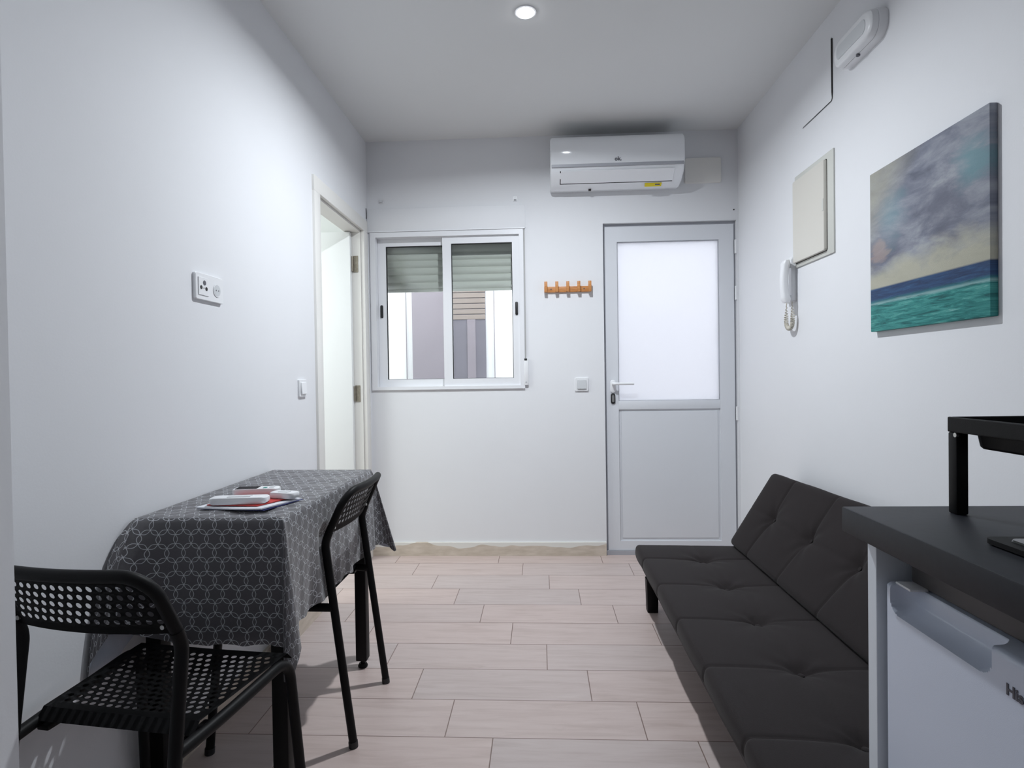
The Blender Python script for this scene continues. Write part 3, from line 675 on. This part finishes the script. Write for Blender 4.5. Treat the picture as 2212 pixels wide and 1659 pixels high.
def cloth():
    bm = bmesh.new(); uvl = bm.loops.layers.uv.new('UVMap'); random.seed(4)
    x0, x1, y0, y1 = TX0, TX1-0.0, TY0-0.004, TY1+0.004
    T = 0.7645
    def wr(x, y): return 0.0022*math.sin(x*31+y*7)+0.0016*math.sin(y*43-x*13)+0.0013*math.sin((x+y)*71)
    verts = {}
    nx, ny = 26, 44
    uvs = {}
    def V(p, uv):
        v = bm.verts.new(p); uvs[v] = uv; return v
    grid = [[V(Vector((x0+(x1-x0)*i/nx, y0+(y1-y0)*j/ny, T+(wr(x0+(x1-x0)*i/nx, y0+(y1-y0)*j/ny)*(1 if 0 < i < nx and 0 < j < ny else 0.15)))), (x0+(x1-x0)*i/nx, y0+(y1-y0)*j/ny)) for j in range(ny+1)] for i in range(nx+1)]
    def quad(a, b, c, d_):
        vs = [a, b, c, d_]
        vs2 = []
        for q_ in vs:
            if q_ not in vs2: vs2.append(q_)
        if len(vs2) >= 3:
            try: f = bm.faces.new(vs2)
            except ValueError: return
            for l_ in f.loops: l_[uvl].uv = uvs[l_.vert]
            f.smooth = True
    for i in range(nx):
        for j in range(ny): quad(grid[i][j], grid[i+1][j], grid[i+1][j+1], grid[i][j+1])
    # perimeter columns: (edge vertex, outward direction, uv direction, hem length, flare, phase)
    cols = []
    def corner(v, c, a0, hem, flare, n=14, zmin=None):
        for k in range(1, n):
            th = R(a0+90*k/n); q_ = k/n
            dirv = Vector((math.cos(th), math.sin(th), 0)); b_ = abs(math.sin(2*(th)))
            e = 1/max(abs(math.cos(th)), abs(math.sin(th)))
            cols.append((v, dirv, (math.cos(th), math.sin(th)), min(hem*e, hem*(1.22 if flare != 'FR' else 1.14)), flare, q_))
    def side(vs, dirv, hem, f0, f1):
        n = len(vs)-1
        for k, v in enumerate(vs):
            q_ = k/n; cols.append((v, dirv, (dirv.x, dirv.y), hem, None, (q_, f0, f1, v)))
    # walk counter-clockwise seen from above starting near-left corner: near side (-y) left->right
    H1 = 0.325
    side([grid[i][0] for i in range(nx+1)], Vector((0, -1, 0)), H1, 'NL', 'NR')
    corner(grid[nx][0], 'NR', -90, H1, 'NR')
    side([grid[nx][j] for j in range(ny+1)], Vector((1, 0, 0)), 0.30, 'NR', 'FR')
    corner(grid[nx][ny], 'FR', 0, 0.30, 'FR')
    side([grid[i][ny] for i in range(nx, -1, -1)], Vector((0, 1, 0)), 0.28, 'FR', 'FL')
    corner(grid[0][ny], 'FL', 90, 0.28, 'FL')
    side([grid[0][j] for j in range(ny, -1, -1)], Vector((-1, 0, 0)), 0.30, 'FL', 'NL')
    corner(grid[0][0], 'NL', 180, H1, 'NL')
    FL = {'NR': 0.10, 'FR': 0.24, 'FL': 0.10, 'NL': 0.62}
    ns = 24; strips = []
    def apex(L):          # how far the gathered fold along the wall stands out towards the room's near end
        return 0.165*(1-math.exp(-L/0.17))*1.12
    NLN = sum(1 for c_ in cols if c_[4] == 'NL')
    for ci, (v, dirv, uvd, hem, fl_, ph) in enumerate(cols):
        strip = [v]
        nl = fl_ == 'NL'
        near_left = fl_ is None and ph[1] == 'NL' and ph[0] < 0.30
        if nl: hem = 0.33+0.06*math.sin(PI*min(1, ph/0.9)) if ph < 0.55 else 0.33-0.055*((ph-0.55)/0.45)
        if near_left: hem = 0.275+(H1-0.275)*(ph[0]/0.30)**1.5
        for s in range(1, ns+1):
            q = s/ns; L = hem*q
            rnd = 0.006*(1-math.exp(-L/0.012))
            if nl:
                a = apex(L)
                if ph < 0.45: out = a*(ph/0.45)**0.8; xo = -0.004
                else: out = a*(1-0.30*((ph-0.45)/0.55)**1.5); xo = -0.004+0.020*((ph-0.45)/0.55)
                z = v.co.z-math.sqrt(max(0, L*L-(apex(L)*0.8)**2))
                p = Vector((v.co.x+xo*min(1, L/0.05)-0.001, v.co.y-rnd-out, z))
            else:
                if fl_ is not None:
                    f = FL[fl_]*math.sin(PI*min(1, max(0, ph)))**0.8+0.02
                    fold = 0.022*math.sin(ph*PI*3)*q; out = L*f
                else:
                    qq, a_, b_, _ = ph
                    arc = FL[a_]*max(0, 1-qq/0.28)**2*(a_ != 'NL')+FL[b_]*max(0, 1-(1-qq)/0.28)**2*(b_ != 'NL')
                    f = 0.015+0.13*arc
                    fold = (0.010*math.sin(qq*PI*7+1.0)+0.006*math.sin(qq*PI*17))*q*q*(0.25 if a_ == 'NL' else 0.8)
                    out = L*f
                    if near_left: out += apex(L)*0.70*(1-qq/0.30)**1.6
                out = min(out, L*0.9)
                side_v = Vector((-dirv.y, dirv.x, 0))
                z = v.co.z-math.sqrt(max(0.0, L*L-out*out))*(1 if L > 0.004 else 0.4)
                p = Vector((v.co.x, v.co.y, 0))+dirv*(out+rnd+(fold if fl_ is None else 0))+side_v*(fold if fl_ is not None else 0)
                p.z = z+0.004*math.sin(ci*0.9)*q*q
            if dirv.x > 0.5 and p.z < 0.735:      # pressed in where the chair legs lean on it
                for yl in (1.708, 2.076):
                    dy_ = abs(p.y-yl)
                    if dy_ < 0.08:
                        lim = -0.583-0.078*min(p.z, 0.62)/0.62-0.0150+(dy_/0.08)**2*0.05+max(0, p.z-0.66)*0.6
                        p.x = min(p.x, lim)
            p.x = max(p.x, XL+0.004)
            strip.append(V(p, (uvs[v][0]+uvd[0]*L, uvs[v][1]+uvd[1]*L)))
        strips.append(strip)
    n = len(strips)
    for i in range(n):
        a, b = strips[i], strips[(i+1) % n]
        for s in range(ns): quad(a[s], a[s+1], b[s+1], b[s])
    bm.normal_update()
    return bm
bm = cloth(); bm_rc = False
me = bpy.data.meshes.new('tablecloth'); bmesh.ops.remove_doubles(bm, verts=bm.verts, dist=1e-5)
for f in bm.faces: pass
bm.to_mesh(me); bm.free(); me.materials.append(m_cloth)
cl = bpy.data.objects.new('tablecloth', me); C.objects.link(cl); W[cl.name] = Matrix.Identity(4)
tag(cl, 'dark grey tablecloth printed with pale overlapping circles, draped over the narrow table', 'tablecloth')

# ------------------------------------------------------------------ things on the table
TT = 0.7708
def flat(name, corners, z0, z1, mat, parent=None, bow=0.0):
    bm = bmesh.new(); n = 10; rows = []
    a, b, c, d_ = [Vector((p_[0], p_[1], 0)) for p_ in corners]
    for lv in (z0, z1):
        g = []
        for i in range(n+1):
            r_ = []
            for j in range(n+1):
                p = (a*(1-i/n)+b*(i/n))*(1-j/n)+(d_*(1-i/n)+c*(i/n))*(j/n); p.z = lv+bow*((i/n-0.5)**2*4)*(1-j/n)
                r_.append(bm.verts.new(p))
            g.append(r_)
        rows.append(g)
    for lv, g in enumerate(rows):
        for i in range(n):
            for j in range(n):
                vs = (g[i][j], g[i+1][j], g[i+1][j+1], g[i][j+1]); bm.faces.new(vs if lv else vs[::-1])
    g0, g1 = rows
    for i in range(n):
        bm.faces.new((g0[i][0], g0[i+1][0], g1[i+1][0], g1[i][0])); bm.faces.new((g0[i+1][n], g0[i][n], g1[i][n], g1[i+1][n]))
        bm.faces.new((g0[0][i+1], g0[0][i], g1[0][i], g1[0][i+1])); bm.faces.new((g0[n][i], g0[n][i+1], g1[n][i+1], g1[n][i]))
    return obj(name, bm, mat, parent)
bk = thing('booklet', 'white folded booklet lying at the bottom of the paper pile on the table', 'booklet', (-0.83, 1.57, TT))
c1 = [(-0.945, 1.522), (-0.752, 1.502), (-0.700, 1.645), (-0.905, 1.695)]
obj_b = flat('pages', c1, TT, TT+0.0035, m_paper, bk, 0.002)
flat('back_cover', [(c1[0][0]+0.002, c1[0][1]+0.002), (c1[1][0]+0.006, c1[1][1]+0.001), (c1[2][0]+0.003, c1[2][1]), (c1[3][0], c1[3][1])], TT-0.0012, TT-0.0001, m_blue, bk)
lf = flat('leaflet', [(-0.925, 1.540), (-0.775, 1.527), (-0.722, 1.642), (-0.890, 1.690)], TT+0.0056, TT+0.0080, m_red)
tag(lf, 'red printed leaflet on top of the white booklet', 'leaflet')
def remote(label, a, b, wd, th, z, lcd=False, tip=0.0):
    a = Vector((a[0], a[1], 0)); b = Vector((b[0], b[1], 0)); d_ = (b-a); L = d_.length; d_.normalize(); s_ = Vector((-d_.y, d_.x, 0))
    o = thing('remote_control', label, 'remote control', ((a.x+b.x)/2, (a.y+b.y)/2, z), group='remote controls on the table')
    bm = bmesh.new(); out = rrect(L, wd, wd*0.3, 5); mid = (a+b)/2
    def P_(p_, s__, h): return mid+d_*p_[0]*s__+s_*p_[1]*s__+Vector((0, 0, z+h+tip*(p_[0]/L)))
    loft(bm, [[P_(p_, s__, h) for p_ in out] for s__, h in ((0.93, 0), (0.985, 0.003), (1.0, th*0.5), (0.985, th-0.002), (0.94, th))])
    obj('body', bm, m_plast, o, True)
    def pad(nm, u0, u1, v0, v1, mt):
        bm = bmesh.new(); vs = []
        for h in (th-0.0005, th+0.0012):
            for u in (u0, u1):
                for v_ in (v0, v1): vs.append(bm.verts.new(P_((u*L, v_*wd), 1, h)))
        bmesh.ops.convex_hull(bm, input=vs); obj(nm, bm, mt, o)
    if lcd:
        pad('display', -0.42, 0.04, -0.40, 0.40, m_lcd); pad('button', 0.16, 0.24, -0.25, 0.0, m_green); pad('button', 0.28, 0.38, -0.1, 0.25, m_plastg)
    else:
        pad('button', -0.2, 0.2, -0.2, 0.2, m_plastg)
remote('white remote control lying face up nearest the table front on the red leaflet', (-0.918, 1.548), (-0.762, 1.566), 0.046, 0.018, TT+0.0085)
remote('white remote control with dark display, furthest left of the two rear remotes', (-0.918, 1.668), (-0.786, 1.686), 0.046, 0.019, TT+0.0090, True)
remote('small white remote control at the right end of the paper pile', (-0.785, 1.638), (-0.705, 1.618), 0.042, 0.016, TT+0.0090)

# ------------------------------------------------------------------ chairs
def perforated(bm, fn, ns, nt, hole, thick, nfn, rows_solid=1, cols_solid=1):
    """sheet in (s,t) in 0..1 with round holes in staggered cells; fn maps to 3D, nfn gives normal"""
    front = []
    def add(poly): front.append(poly)
    for j in range(nt):
        t0, t1 = j/nt, (j+1)/nt; odd = j % 2
        edges = [0.0]
        xs = [(i+(0.5 if odd else 0.0))/ns for i in range(ns+1)]
        xs = [x for x in xs if 0 < x < 1]; xs = [0.0]+xs+[1.0]
        for i in range(len(xs)-1):
            s0, s1 = xs[i], xs[i+1]; w_ = s1-s0
            if w_ < 0.8/ns or j < rows_solid or j >= nt-rows_solid or i < cols_solid or i >= len(xs)-1-cols_solid:
                add([(s0, t0), ((s0+s1)/2, t0), (s1, t0), (s1, t1), ((s0+s1)/2, t1), (s0, t1)]); continue
            cs, ct = (s0+s1)/2, (t0+t1)/2
            n = 12
            hp = [(cs+hole[0]*math.cos(2*PI*k/n)/ns, ct+hole[1]*math.sin(2*PI*k/n)/nt) for k in range(n)]
            def onrect(k):
                a = 2*PI*k/n; c_, s_ = math.cos(a), math.sin(a); m_ = max(abs(c_), abs(s_)); 
                return (cs+(s1-s0)/2*c_/m_, ct+(t1-t0)/2*s_/m_)
            rp = [onrect(k) for k in range(n)]
            crn = {1: (s1, t1), 4: (s0, t1), 7: (s0, t0), 10: (s1, t0)}
            for k in range(n):
                k2 = (k+1) % n
                if k in crn: add([hp[k], rp[k], crn[k], rp[k2], hp[k2]])
                else: add([hp[k], rp[k], rp[k2], hp[k2]])
    cache = {}
    def V(st, off):
        key = (round(st[0], 5), round(st[1], 5), off)
        if key not in cache:
            p = fn(*st)+nfn(*st)*off; cache[key] = bm.verts.new(p)
        return cache[key]
    for poly in front:
        a = []
        for q_ in poly:
            v = V(q_, 0)
            if v not in a: a.append(v)
        if len(a) > 2:
            try: bm.faces.new(a)
            except ValueError: pass
    r_ = bmesh.ops.solidify(bm, geom=list(bm.faces), thickness=thick)
def make_chair(label, loc, rotz):
    ch = thing('dining_chair', label, 'chair', loc, rotz, 'black perforated metal chairs at the table')
    RB = 0.0125
    SX, SY, SZ = 0.178, 0.0, 0.0
    # rear legs (left, right) running up into the backrest
    for s_ in (-1, 1):
        pts = smoothpath([(s_*0.184, 0.0, 0.012), (s_*0.180, 0.078, 0.620), (s_*0.180, 0.064, 0.655)], 0.025, 6)
        lg = obj('rear_leg', TB(pts, RB, 14), m_blackmetal, ch, True, True)
        obj('foot_cap', TB([(s_*0.184, -0.0005, 0.0), (s_*0.184, 0.001, 0.018)], 0.0142, 12), m_black, lg, True, True)
        # side rail and front leg in one bent tube
        pts = smoothpath([(s_*0.181, 0.056, 0.425), (s_*0.192, 0.16, 0.430), (s_*0.206, 0.392, 0.445), (s_*0.226, 0.424, 0.012)], 0.055, 7)
        lg = obj('front_leg', TB(pts, RB, 14), m_blackmetal, ch, True, True)
        obj('foot_cap', TB([(s_*0.2262, 0.4250, 0.0), (s_*0.2258, 0.4240, 0.018)], 0.0142, 12), m_black, lg, True, True)
        obj('seat_bracket', BX(s_*0.165-0.014, s_*0.165+0.014, 0.10, 0.17, 0.412, 0.424, 0.003), m_blackmetal, ch, True, True)
    def wid(t): return 0.180+0.024*t
    def sf(s, t):
        x = (2*s-1)*wid(t); y = 0.100+0.312*t
        z = 0.452-0.012*(1-(2*s-1)**2)*math.sin(PI*min(1, max(0, t)))+0.004*t
        z -= 0.022*max(0, (t-0.93)/0.07)**2+0.020*max(0, (0.06-t)/0.06)**2
        return Vector((x, y, z))
    bm = bmesh.new(); perforated(bm, sf, 18, 17, (0.30, 0.30), 0.0022, lambda s, t: Vector((0, 0, 1)), 2, 1)
    obj('seat', bm, m_blackmetal, ch, True, True)
    Z0, ZT, RC = 0.648, 0.776, 0.052
    def half(z):
        k = max(0.0, min(1.0, (z-(ZT-RC))/RC)); return 0.180-0.006*(z-Z0)/0.1-RC*(1-math.sqrt(max(0, 1-k*k)))
    def yb(u, z): return 0.068-0.056*(z-Z0)/(ZT-Z0)-0.024*(1-min(1, abs(u))**2)
    def bf(s, t):
        z = Z0+(ZT-Z0)*t; x = (2*s-1)*half(z)
        return Vector((x, yb(x/0.18, z), z))
    bm = bmesh.new(); perforated(bm, bf, 18, 7, (0.27, 0.32), 0.0025, lambda s, t: Vector((0, -1, 0)), 1, 1)
    back = obj('backrest', bm, m_blackmetal, ch, True, True)
    def fr(s, t):
        return bf(s, t)
    path = [bf(0, t) for t in (0.03, 0.2, 0.4, 0.55, 0.66, 0.75, 0.83, 0.90, 0.95, 0.985)]
    topc = [bf(k/16, 1.0) for k in range(17)]
    path = path+topc+[Vector((-p.x, p.y, p.z)) for p in path[::-1]]
    obj('back_frame', TB(path, 0.0118, 12), m_blackmetal, back, True, True)
    for s_ in (-1, 1): obj('screw', TB([(s_*0.160, 0.060, 0.664), (s_*0.160, 0.052, 0.664)], 0.0045, 10), m_steel, back, True, True)
    return ch
make_chair('black perforated metal chair in the left foreground, its backrest towards the viewer', (-0.872, 0.994, 0.0), R(-7))
make_chair('black perforated metal chair on the open side of the table, seen from its side', (-0.583, 1.892, 0.0), R(90))

# ------------------------------------------------------------------ sofa bed
sf_ = thing('sofa_bed', 'low charcoal tufted sofa bed against the right wall', 'sofa', (0.83, 1.95, 0))
YF, YN = 2.795, 1.105
BUT = [2.58, 2.262, 1.944, 1.626, 1.308]
def dimple(y, q, qc):
    """depth at distance along section"""
    d_ = 0
    for by in BUT:
        rr = math.hypot((y-by), (q-qc)*0.9)
        d_ += 0.016*math.exp(-(rr/0.030)**2)+0.008*math.exp(-(rr/0.09)**2)+0.0022*math.exp(-(rr/0.085)**2)*math.sin(7*math.atan2(y-by, q-qc)+by*9)*min(1, rr/0.02)
    return d_
def seams(y, q, qc):
    g = 0
    for by in BUT: g = max(g, math.exp(-((y-by)/0.0055)**2))
    g2 = math.exp(-((q-qc)/0.0055)**2)
    return 0.0030*g+0.0030*g2+0.006*max(0, g)*0
def puff(y, q, L, qc):
    ys = sorted([YN]+BUT+[YF]); p = 0
    for a, b in zip(ys[:-1], ys[1:]):
        if a <= y <= b: p = math.sin(PI*(y-a)/(b-a))**0.6
    qq = q/L; return 0.0055*p
def cushion(section, qc, name, mat, parent, shear=None):
    """section: list of (x,z,nx,nz,q) closed loop; q= distance along the padded face or None for underside"""
    bm = bmesh.new(); ys = []
    n = 300
    for i in range(n+1): ys.append(YN+(YF-YN)*i/n)
    pre = [(YN, 0.55), (YN+0.0015, 0.80), (YN+0.006, 0.92), (YN+0.014, 0.98)]; post = [(YF-0.014, 0.98), (YF-0.006, 0.92), (YF-0.0015, 0.80), (YF, 0.55)]
    seq = pre+[(y, 1.0) for y in ys if YN+0.02 < y < YF-0.02]+post
    cx_ = sum(s_[0] for s_ in section)/len(section); cz_ = sum(s_[1] for s_ in section)/len(section)
    rings = []
    for y, k in seq:
        ring = []
        for x, z, nx, nz, q in section:
            dp = 0
            if q is not None:
                fade = min(1, (y-YN)/0.03, (YF-y)/0.03)
                dp = (-dimple(y, q, qc)-seams(y, q, qc)+puff(y, q, 0.5, qc))*fade
            ins = 0.022*(1-k)
            px, pz = x+nx*(dp-ins), z+nz*(dp-ins)
            if shear: px += shear(y, pz)
            ring.append(Vector((px, y, pz)))
        rings.append(ring)
    loft(bm, rings); return obj(name, bm, mat, parent, 'all')
def section_from(poly, padded, step=0.010, rad=0.028):
    """poly corner list (x,z) counter-clockwise; corners rounded, resampled with outward normals"""
    P_ = [Vector((a, b)) for a, b in poly]; n = len(P_); pts = []
    for i in range(n):
        a, b, c = P_[i-1], P_[i], P_[(i+1) % n]
        r_ = min(rad, (a-b).length*0.45, (c-b).length*0.45)
        p0 = b+(a-b).normalized()*r_; p1 = b+(c-b).normalized()*r_
        pts.append(('c', p0, b, p1))
    out = []
    for i in range(n):
        _, p0, b, p1 = pts[i]
        for k in range(6): s_ = k/6; out.append((p0*(1-s_)**2+b*2*s_*(1-s_)+p1*s_*s_, i, 'c'))
        q0 = pts[(i+1) % n][1]; L = (q0-p1).length; m_ = max(1, int(L/step))
        for k in range(m_): out.append((p1+(q0-p1)*k/m_, i, 'e'))
    res = []; N_ = len(out); acc = 0
    for i in range(N_):
        p = out[i][0]; t_ = (out[(i+1) % N_][0]-out[i-1][0]); nrm = Vector((t_.y, -t_.x)).normalized()
        res.append([p.x, p.y, nrm.x, nrm.y, padded(p)])
    return res
# seat (loop counter-clockwise in x,z so the outward normal is (dz,-dx))
seat_poly = [(0.497, 0.145), (1.10, 0.145), (1.10, 0.292), (0.452, 0.300), (0.444, 0.262)]
sec = section_from(seat_poly, lambda p: (p.x if p.y > 0.25 and p.x < 1.0 else None))
# normals must point outwards
seat = cushion(sec, 0.715, 'seat_cushion', m_sofa, sf_)
Lb = 0.40; ang = math.atan2(0.30, 0.185)
ux, uz = math.cos(ang), math.sin(ang); nx_, nz_ = -uz, ux        # front normal (towards -x, up)
bx0, bz0 = 0.893, 0.308
def bp(u, t_): return (bx0+ux*u-nx_*t_, bz0+uz*u-nz_*t_)
back_poly = [bp(0, 0), bp(0.0, 0.115), bp(Lb, 0.115), bp(Lb, 0.0)]
sec = section_from(back_poly, lambda p: ((p.x-bx0)*ux+(p.y-bz0)*uz) if ((p.x-bx0)*nx_+(p.y-bz0)*nz_) > -0.012 else None)
shear = lambda y, z: (0.075*(YF-y)/0.82 if y > YF-0.82 else 0.075)*max(0, (z-0.3))/0.35*0.85
back = cushion(sec, 0.20, 'back_cushion', m_sofa, sf_, shear)
for by in BUT:
    obj('button', TB([(0.715, by, 0.268), (0.715, by, 0.2765), (0.715, by, 0.2785)], [0.009, 0.009, 0.005], 12), m_sofa, seat, True)
    px, pz = bp(0.20, 0.030); px2, pz2 = bp(0.20, 0.0205)
    obj('button', TB([(px+shear(by, pz), by, pz), (px2+shear(by, pz2), by, pz2)], [0.009, 0.008], 12), m_sofa, back, True)
obj('base_frame', BX(0.56, 1.08, YN+0.06, YF-0.04, 0.115, 0.150, 0.002), m_blackmetal, sf_)
for y_ in (2.735, 1.19):
    for x in (0.515, 1.05):
        bm = bmesh.new(); loft(bm, [[Vector((x+a*s_, y_+b*s_, z)) for a, b in rrect(0.056, 0.056, 0.004, 2)] for z, s_ in ((0, 0.86), (0.155, 1.0))])
        obj('leg', bm, m_blackmetal, sf_, True)

# ------------------------------------------------------------------ kitchen corner, right foreground
WT = 0.870
wt = obj('worktop', BX(0.556, XR-0.002, 0.05, 1.093, 0.824, WT, 0.003, mi=0), m_top, None, True)
tag(wt, 'dark slate kitchen worktop in the right foreground', 'worktop')
tag(obj('end_panel', BX(0.594, XR-0.002, 1.050, 1.077, 0, 0.8238, 0.001), m_panel, None), 'white end panel standing under the far end of the worktop', 'panel')
fr_ = thing('refrigerator', 'small white under-counter refrigerator with a scooped door grip', 'refrigerator', (0.90, 0.76, 0))
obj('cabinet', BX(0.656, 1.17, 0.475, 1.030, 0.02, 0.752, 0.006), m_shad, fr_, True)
obj('shaded_top_trim', BX(0.640, 1.17, 0.478, 1.028, 0.7525, 0.798, 0.004), m_fshade, fr_, True)  # coloured dark to paint in the shade between fridge door and worktop
for y_ in (0.52, 0.98):
    for x in (0.70, 1.12): obj('foot', TB([(x, y_, 0), (x, y_, 0.02)], 0.018, 12), m_black, fr_)
def fridge_door():
    bm = bmesh.new(); ya, yb, za, zb, xf, xb = 0.478, 1.036, 0.045, 0.750, 0.600, 0.650
    def lin(a, b, n): return [a+(b-a)*i/n for i in range(n+1)]
    yl = lin(ya, 0.78, 24)[:-1]+lin(0.78, yb, 80); zl = lin(za, 0.69, 24)[:-1]+lin(0.69, zb, 34)
    def disp(y, z):
        # scoop open at the top edge
        cy = 0.908; hw = 0.112; bz = 0.705; r_ = 0.026
        dx = abs(y-cy)-(hw-r_); dz = (bz+r_)-z
        d_ = math.hypot(max(dx, 0), max(dz, 0))-r_ if (dx > 0 or dz > 0) else -r_
        inside = min(1.0, max(0.0, -d_/0.004))
        depth = 0.034*min(1.0, max(0.0, (-d_)/0.018))**0.45 if d_ < 0 else 0
        return depth
    def edge(y, z):
        e = min(y-ya, yb-y, z-za, zb-z); r_ = 0.010
        return 0 if e >= r_ else r_-math.sqrt(max(0, r_*r_-(r_-e)**2))
    g = [[bm.verts.new((xf+disp(y, z)+edge(y, z)*(0.3 if disp(y, z) > 0 else 1), y, z)) for z in zl] for y in yl]
    for i in range(len(yl)-1):
        for j in range(len(zl)-1): bm.faces.new((g[i][j], g[i][j+1], g[i+1][j+1], g[i+1][j]))
    # sides to the back
    def strip(line):
        bk_ = [bm.verts.new((xb, v.co.y, v.co.z)) for v in line]
        for i in range(len(line)-1): bm.faces.new((line[i], line[i+1], bk_[i+1], bk_[i]))
    strip([g[0][j] for j in range(len(zl))]); strip([g[-1][j] for j in range(len(zl))][::-1])
    strip([g[i][0] for i in range(len(yl))][::-1]); strip([g[i][-1] for i in range(len(yl))])
    return bm
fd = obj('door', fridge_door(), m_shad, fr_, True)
text_mesh('Hisense', 0.0205, m_dgrey, 'logo', fd, (0.5995, 0.772, 0.6985), (0, -1, 0), (0, 0, 1), 0.0004, 0.0006)
obj('hinge_cover', BX(0.612, 0.642, 0.985, 1.025, 0.7505, 0.7545, 0.001), m_plast, fr_, True)
obj('door_seal', BX(0.650, 0.656, 0.485, 1.028, 0.06, 0.745), m_grey, fr_)
kc = thing('kitchen_cabinet', 'white kitchen base cabinet under the near end of the worktop', 'cabinet', (0.9, 0.26, 0))
obj('carcass', BX(0.62, XR-0.002, 0.06, 0.465, 0.0, 0.8238), m_panel, kc)
obj('door', BX(0.598, 0.618, 0.065, 0.460, 0.10, 0.815, 0.002), m_panel, kc)

rk = thing('countertop_rack', 'black metal rack with a shallow tray standing on the worktop', 'rack', (0.94, 0.955, WT))
RX0, RX1, RY0, RY1 = 0.713, 1.16, 0.861, 1.044
for x in (RX0+0.011, RX1-0.011):
    for y_ in (RY0+0.011, RY1-0.011):
        obj('leg', BX(x-0.0105, x+0.0105, y_-0.0105, y_+0.0105, WT, 1.012, 0.003), m_blackmetal, rk, True)
bm = bmesh.new(); zr0, zr1 = 1.012, 1.0385
for a in ((RX0, RX0+0.006, RY0, RY1), (RX1-0.006, RX1, RY0, RY1), (RX0+0.006, RX1-0.006, RY0, RY0+0.006), (RX0+0.006, RX1-0.006, RY1-0.006, RY1)):
    box(bm, a[0], a[1], a[2], a[3], zr0, zr1, 0.002)
obj('rim', bm, m_blackmetal, rk)
bm = bmesh.new(); cx_, cy_ = (RX0+RX1)/2, (RY0+RY1)/2
rings = []
for z, s1, s2 in ((1.016, 1, 1), (1.0, 0.985, 0.985), (0.990, 0.975, 0.975), (0.986, 0.955, 0.955)):
    rings.append([Vector((cx_+a*s1, cy_+b*s2, z)) for a, b in rrect(RX1-RX0-0.046, RY1-RY0-0.046, 0.02)])
inner = [[v+Vector((0, 0, 0.003)) for v in r_] for r_ in rings[::-1]]
inner = [[Vector((cx_+(v.x-cx_)*0.985, cy_+(v.y-cy_)*0.985, v.z)) for v in r_] for r_ in inner]
loft(bm, rings[::1], cap=False); loft(bm, inner, cap=False)
bm.faces.new([bm.verts.new(v) for v in rings[-1]]); bm.faces.new([bm.verts.new(v) for v in inner[0]])
box(bm, RX0+0.005, RX0+0.027, RY0+0.005, RY1-0.005, 1.0125, 1.016); box(bm, RX1-0.027, RX1-0.005, RY0+0.005, RY1-0.005, 1.0125, 1.016)
box(bm, RX0+0.005, RX1-0.005, RY0+0.005, RY0+0.027, 1.0125, 1.016); box(bm, RX0+0.005, RX1-0.005, RY1-0.027, RY1-0.005, 1.0125, 1.016)
obj('tray', bm, m_blackmetal, rk)
obj('screw', TB([(RX0+0.004, RY1-0.02, 1.008), (RX0-0.001, RY1-0.02, 1.008)], 0.004, 8), m_steel, rk)

hb = thing('hob', 'black glass hob lying on the worktop', 'hob', (0.87, 0.58, WT))
bm = bmesh.new(); loft(bm, [[Vector((0.870+a*s_, 0.583+b*s_, z)) for a, b in rrect(0.470, 0.550, 0.012)] for z, s_ in ((WT+0.0002, 0.985), (WT+0.002, 1.0), (WT+0.009, 1.0))])
obj('rim', bm, m_blackmetal, hb, True)
bm = bmesh.new(); loft(bm, [[Vector((0.870+a*s_, 0.585+b*s_, z)) for a, b in rrect(0.430, 0.510, 0.010)] for z, s_ in ((WT+0.009, 1.0), (WT+0.0115, 0.995))])
obj('glass', bm, m_hob, hb, True)
